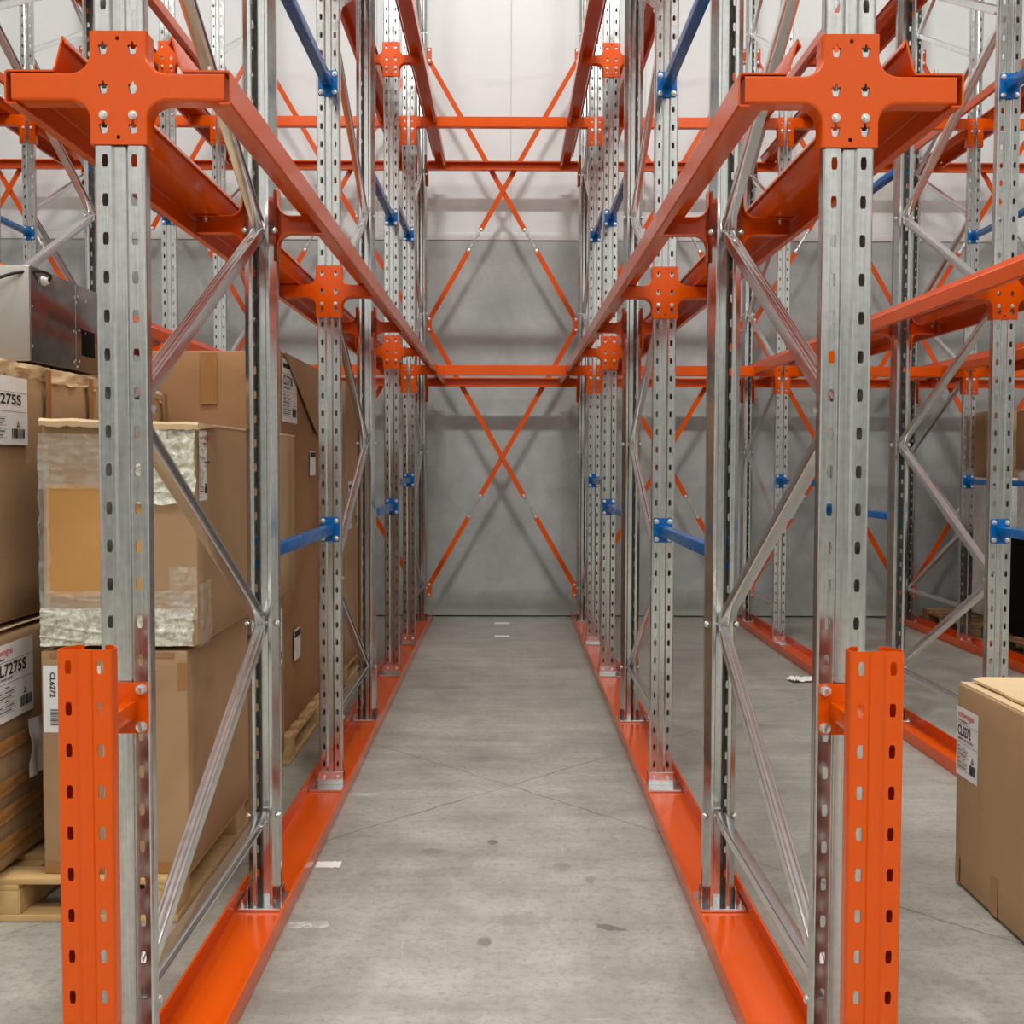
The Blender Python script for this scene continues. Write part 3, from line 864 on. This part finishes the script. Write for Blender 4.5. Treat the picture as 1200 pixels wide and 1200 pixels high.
put('lid_flap', newmesh('lid_flap', bm, 'card_pale', 40), c_left, -Vector(c_left.location))
crumpled(c_left2, (-1.56, 3.26, 1.66), sx_, sz_, 1.75, .05, 'card_pale', .02, 23, name='crushed_top_edge', nu=60, nv=6, lift=.012)

# --- second and third stacks behind
p2 = pallet('pine pallet under the tall carton behind the second left post', -2.07, -1.0, 5.115, 6.76)
tall = carton('tall carton with round-cornered label behind the nearest left frame', -1.625, -1.035, 5.14, 6.74, ZP, 1.905, 'card_dark', seed=6, bulge=.008)
product_label(tall, (-1.031, 5.135, 1.585), sx_, sz_, .36, .29, 'CL7718', head='black')
strip(tall, (-1.031, 5.80, 1.33), sx_, sz_, .17, .125, 'white', name='small_label', lift=.009); strip(tall, (-1.031, 5.81, 1.425), sx_, sz_, .15, .025, 'ink', name='small_label_heading', lift=.011)
strip(tall, (-1.031, 5.36, .44), sx_, sz_, .16, .15, 'white', name='small_label', lift=.008); strip(tall, (-1.031, 5.37, .55), sx_, sz_, .14, .03, 'ink', name='small_label_heading', lift=.010)
strip(tall, (-1.40, 5.138, 1.66), fx, fz, .075, .235, 'tape', bend=.001, lift=.009)
bm = bmesh.new()                                     # triangular folded flap on the side
vs = [bm.verts.new(q) for q in ((-1.024, 5.16, 1.90), (-1.024, 6.70, 1.90), (-1.019, 6.40, 1.50), (-1.017, 5.95, 1.56))]
bm.faces.new(vs); bm.normal_update(); bmesh.ops.solidify(bm, geom=list(bm.faces), thickness=.004)
put('folded_flap', newmesh('folded_flap', bm, 'card', 40), tall, -Vector(tall.location))
p3 = pallet('pine pallet under the rearmost cartons of the left lane', -2.07, -1.005, 6.93, 8.46)
t3 = carton('carton seen between the posts of the middle left frame', -1.62, -1.0, 6.95, 7.62, ZP, 1.90, 'card', seed=9, bulge=.006)
product_label(t3, (-.996, 7.0, .98), sx_, sz_, .42, .30, 'CL7718', head='black')
t4 = carton('rearmost carton with a narrow label, left lane', -1.60, -1.02, 7.68, 8.44, ZP, 1.84, 'card_dark', seed=10, bulge=.005)
strip(t4, (-1.016, 8.2, 1.58), sx_, sz_, .12, .24, 'white', name='small_label')

# --- grey metal cabinet lying on the left cartons
mc = thing('metal_cabinet', 'grey sheet metal cabinet lying on the upper left carton', 'metal cabinet', (-1.83, 4.12, 1.724))
put('cabinet_front', boxmesh('cabinet_front', (-.27, .272, -.445, -.440, 0, .31), 'sheet', .002), mc)
put('cabinet_shell', boxmesh('cabinet_shell', (-.27, .275, -.4395, .42, .0, .312), 'sheet_dark', .003), mc)
bm = bmesh.new()
for (y, z) in ((-.43, .18), (-.43, .05), (-.07, .262), (-.04, .268), (-.055, .245), (.04, .262), (-.08, .14), (-.06, .137), (-.03, .148), (.03, .145), (-.08, .03), (-.065, .037), (-.03, .037), (-.05, .015)):
    bmesh.ops.create_uvsphere(bm, u_segments=8, v_segments=5, radius=.0045, matrix=Matrix.Translation((.2755, y, z)) @ Matrix.Diagonal((.5, 1, 1, 1)))
put('rivet', newmesh('rivets', bm, 'bolt', 40), mc)
put('vent_opening', boxmesh('vent_opening', (.2752, .2768, -.005, .12, .06, .155), 'black', .0004), mc)
put('side_seam', boxmesh('side_seam', (.2751, .2760, -.063, -.060, .004, .306), 'sheet', .0002), mc)
bm = bmesh.new(); cyl(bm, (.2750, -.345, .275), (.284, -.345, .275), .016, 16); cyl(bm, (.284, -.345, .275), (.296, -.345, .275), .011, 12)
put('cable_gland', newmesh('cable_gland', bm, 'white', 30), mc)
bm = bmesh.new()
pts = []
for i in range(25):
    u = i/24; a = PI*u
    pts.append((.296-.012*math.sin(a)-.10*u*u, -.345-.02*math.sin(a*1.2)-.28*u, .278+.020*math.sin(a*1.05)-.10*u*u))
for i, p in enumerate(pts):
    pts[i] = (max(p[0], .05), p[1], p[2])
pts2 = [Vector((.296, -.345, .275)), Vector((.305, -.352, .288)), Vector((.300, -.375, .297)), Vector((.28, -.41, .297)), Vector((.24, -.455, .285)), Vector((.19, -.475, .265)), Vector((.12, -.485, .235)), Vector((.02, -.48, .20)), Vector((-.08, -.45, .17))]
def smooth_path(P, k=6):
    out = []
    for i in range(len(P)-1):
        p0, p1, p2, p3 = P[max(i-1, 0)], P[i], P[i+1], P[min(i+2, len(P)-1)]
        for j in range(k):
            s = j/k
            out.append(.5*((2*p1)+(p2-p0)*s+(2*p0-5*p1+4*p2-p3)*s*s+(3*p1-p0-3*p2+p3)*s**3))
    return out+[P[-1]]
tube(bm, smooth_path(pts2), .0055, 8)
put('cable', newmesh('cable', bm, 'rubber', 60), mc)

# --- big carton at the right edge
rb = carton('lidded brown carton standing on the floor at the right edge', 1.500, 1.985, 2.55, 3.686, .008, .672, 'card', seed=14, bulge=.004, group=None)
product_label(rb, (1.4985, 3.680, .372), (0, -1, 0), fz, .165, .225, 'CL6272')
for y, z, w, h in ((3.668, .014, .03, .085), (3.40, .012, .05, .12)): strip(rb, (1.4985, y, z), (0, -1, 0), fz, w, h, 'tape', bend=.0005)
bm = bmesh.new(); prev = None
for i in range(31):                                    # double thickness of the loose lid
    u = i/30; y = 3.655-u*1.08
    x0 = 1.535+.010*noise.noise(Vector((u*9, 0, 5)))+.015*u; zl = .690+.004*noise.noise(Vector((u*6, 3, 1)))-.006*u
    ring = [bm.verts.new(q) for q in ((x0, y, zl), (x0+.03, y, zl+.006), (1.98, y, zl+.004), (1.98, y, .6735), (x0+.02, y, .674), (x0, y, zl-.008))]
    if prev:
        for k in range(6): bm.faces.new((prev[k], ring[k], ring[(k+1) % 6], prev[(k+1) % 6]))
    else: bm.faces.new(ring)
    prev = ring
bm.faces.new(prev[::-1])
put('lid_flap', newmesh('lid_flap', bm, 'card_pale', 30), rb, -Vector(rb.location))
put('inner_flap', boxmesh('inner_flap', (1.506, 1.98, 2.56, 3.68, .6715, .6755), 'card_pale', .001), rb, -Vector(rb.location))

# --- goods in the outermost right lane
pr1 = pallet('weathered pallet under the black crate, far right', 3.70, 4.82, 7.35, 8.42, 'wood_dark')
crate = thing('crate', 'black plastic crate on the weathered pallet, far right', 'crate', (4.25, 7.88, ZP), 0)
put('crate_body', newmesh('crate_body', rounded_box(.98, .96, .72, .02, .004, .001, 30), 'black', 40), crate)
put('crate_rim', boxmesh('crate_rim', (-.495, .495, -.485, .485, .690, .722), 'black', .006), crate)
wr = thing('wrapped_load', 'grey film-wrapped load above the black crate', 'wrapped goods', (4.27, 8.05, .858), 0)
put('load_body', newmesh('load_body', rounded_box(.93, .60, .50, .03, .006, .004, 31), 'white', 40), wr)
crumpled(wr, (3.82, 7.745, .87), fx, fz, .88, .48, 'film', .012, 32, name='stretch_film')
crumpled(wr, (3.80, 8.33, .87), (0, -1, 0), fz, .56, .48, 'film', .012, 33, name='stretch_film')
carton('carton with pale lid on top of the grey wrapped load', 3.80, 4.70, 7.80, 8.36, 1.362, 1.80, 'card_dark', seed=33, group=None)
dv = thing('motor_unit', 'small black motor resting on the black crate', 'motor', (3.835, 7.52, .858))
bm = bmesh.new(); cyl(bm, (-.05, 0, .05), (.10, 0, .05), .045, 16); box(bm, -.03, .07, -.045, .045, 0, .02, .003); cyl(bm, (-.085, 0, .05), (-.05, 0, .05), .018, 12)
put('motor_body', newmesh('motor_body', bm, 'black', 30), dv)
put('terminal_box', boxmesh('terminal_box', (-.01, .06, -.03, .03, .09, .13), 'black', .004), dv)
pr2 = pallet('weathered pallet by the back wall, far right', 3.66, 4.80, 8.80, 9.80, 'wood_dark')
w2 = thing('wrapped_load', 'film-wrapped load on the pallet by the back wall, far right', 'wrapped goods', (4.38, 9.32, ZP))
put('load_body', newmesh('load_body', rounded_box(.86, .70, 1.16, .03, .008, .004, 35), 'white', 40), w2)
crumpled(w2, (3.955, 8.965, .15), fx, fz, .85, 1.12, 'film', .012, 36, name='stretch_film', nv=50)
crumpled(w2, (3.945, 9.66, .15), (0, -1, 0), fz, .68, 1.12, 'film', .012, 37, name='stretch_film', nv=50)
carton('carton topping the wrapped load by the back wall, far right', 3.965, 4.60, 9.0, 9.62, 1.298, 1.84, 'card', seed=38, group=None)

# --- bits on the floor
def floor_tape(label, x, y, w, h, rot=0, mat='film_floor', seed=0):
    bm = bmesh.new(); n = 14; g = []
    for i in range(n+1):
        u = i/n
        g.append([bm.verts.new(((u-.5)*w, (v-.5)*h*(1+.25*noise.noise(Vector((u*8, v*3, seed)))), .0012+.0007*noise.noise(Vector((u*9, v*4, seed+3))))) for v in (0, .25, .5, .75, 1)])
    for i in range(n):
        for j in range(4): bm.faces.new((g[i][j], g[i+1][j], g[i+1][j+1], g[i][j+1]))
    o = put('floor_tape', newmesh('floor_tape', bm, mat, 60), None, (x, y, 0), (0, 0, rot))
    tag(o, label, 'tape', 'tape scraps on the floor')
floor_tape('second nearest white tape scrap beside the left floor channel', -.617, 3.835, .085, .058, .02, 'white', 1)
floor_tape('nearest clear tape scrap beside the left floor channel', -.597, 3.325, .12, .05, .05, seed=2)
floor_tape('third white tape scrap beside the left floor channel', -.595, 4.66, .12, .05, .03, 'film_floor', 3)
floor_tape('white tape scrap in mid lane close to the back wall', -.041, 9.73, .13, .10, 0, 'white', 4)
floor_tape('white tape scrap in mid lane, second from the back wall', -.038, 9.0, .12, .085, .02, 'white', 5)
bm = bmesh.new(); g = []
for i in range(15):
    g.append([bm.verts.new(((i/14-.5)*.22, (j/10-.5)*.12, .004+.035*max(0, noise.noise(Vector((i*.4, j*.45, 3)))+.25))) for j in range(11)])
for i in range(14):
    for j in range(10): bm.faces.new((g[i][j], g[i+1][j], g[i+1][j+1], g[i][j+1]))
bm.normal_update(); bmesh.ops.solidify(bm, geom=list(bm.faces), thickness=.001)
o = put('plastic_scrap', newmesh('plastic_scrap', bm, 'white', 60), None, (1.93, 7.16, 0), (0, 0, .2))
tag(o, 'crumpled white plastic scrap beside the floor channel on the right', 'litter')

# ------------------------------------------------------------------ the room
XW, YF, ZC = 12.0, -10.0, 10.5
struct('floor', boxmesh('floor', (-XW, XW, YF, YWALL+.1, -.10, 0), 'floor'))
struct('wall_back', boxmesh('wall_back', (-XW, XW, YWALL, YWALL+.2, .012, 3.40), 'wall'))
bm = bmesh.new()
x = .025-1.2*10
while x < XW:
    box(bm, max(x+.002, -XW), min(x+1.198, XW), YWALL+.004, YWALL+.0115, 3.478, ZC, .002, 1); x += 1.2
struct('wall_back_upper', newmesh('wall_back_upper', bm, 'panel', 30))
struct('trim_1', boxmesh('trim_1', (-XW, XW, YWALL-.012, YWALL+.1, 3.402, 3.475), 'trim', .003))
struct('trim_2', boxmesh('trim_2', (-XW, XW, YWALL+.03, YWALL+.15, 0, .012), 'dark'))
struct('trim_3', boxmesh('trim_3', (-XW, XW, YWALL+.012, YWALL+.15, 3.478, ZC), 'trim'))
struct('wall_left', boxmesh('wall_left', (-XW-.2, -XW, YF, YWALL+.2, 0, ZC), 'panel'))
struct('wall_right', boxmesh('wall_right', (XW, XW+.2, YF, YWALL+.2, 0, ZC), 'panel'))
struct('wall_front', boxmesh('wall_front', (-XW, XW, YF-.2, YF, 3.4, ZC), 'panel'))
struct('wall_front_lower', boxmesh('wall_front_lower', (-XW, XW, YF-.2, YF, 0, 3.398), 'wall'))
struct('ceiling', boxmesh('ceiling', (-XW, XW, YF, YWALL+.2, ZC, ZC+.2), 'ceil'))

def lamp(x, y, z, sx, sy, power, col=(1, .988, .968), up=False):
    d = bpy.data.lights.new('high_bay_or_fill_lamp', 'AREA'); d.shape = 'RECTANGLE'; d.size = sx; d.size_y = sy
    d.energy = power; d.color = col
    o = bpy.data.objects.new('high_bay_or_fill_lamp', d); C.objects.link(o); o.location = (x, y, z); o.rotation_euler = (PI if up else 0, 0, 0)
# high bays facing down; upward lamps and the row furthest behind camera are added fill
for x, y, p in ((0, 3.0, 480), (-5.2, 3.0, 150), (5.2, 3.0, 150), (-6.5, -3.2, 170), (-2.2, -3.2, 190), (2.2, -3.2, 190), (6.5, -3.2, 170), (-4, -7.5, 150), (4, -7.5, 150)):
    lamp(x, y, 9.3, 1.5, .5, p); lamp(x, y, 9.36, 1.5, .5, p*.24, up=True)

w = bpy.data.worlds.new('world'); bpy.context.scene.world = w; w.use_nodes = True
w.node_tree.nodes['Background'].inputs[0].default_value = (.8, .85, .9, 1); w.node_tree.nodes['Background'].inputs[1].default_value = .1

# ------------------------------------------------------------------ camera
PITCH, YAW, ROLL, FPX = .043, .0043, -.0029, 1311.44
cy, sy, cp, sp, cr, sr = math.cos(YAW), math.sin(YAW), math.cos(PITCH), math.sin(PITCH), math.cos(ROLL), math.sin(ROLL)
Rz = Matrix(((cy, -sy, 0), (sy, cy, 0), (0, 0, 1))); Rx = Matrix(((1, 0, 0), (0, cp, -sp), (0, sp, cp))); Ry = Matrix(((cr, 0, -sr), (0, 1, 0), (sr, 0, cr)))
R = Ry @ Rx @ Rz
cam = bpy.data.cameras.new('camera'); co = bpy.data.objects.new('camera', cam); C.objects.link(co)
cam.sensor_fit = 'HORIZONTAL'; cam.sensor_width = 36; cam.lens = FPX/1200*36; cam.clip_start = .05; cam.clip_end = 100
m = Matrix((R[0], R[2], -R[1])).transposed().to_4x4(); m.translation = (0, 0, CAM_H); co.matrix_world = m
sc = bpy.context.scene; sc.camera = co
sc.view_settings.view_transform = 'Standard'; sc.view_settings.look = 'None'; sc.view_settings.gamma = 1; sc.view_settings.use_curve_mapping = False
sc.view_settings.exposure = .22
sc.cycles.use_denoising = True
sc.cycles.max_bounces = 8; sc.cycles.diffuse_bounces = 3; sc.cycles.glossy_bounces = 5; sc.cycles.transparent_max_bounces = 10
sc.cycles.sample_clamp_indirect = 6
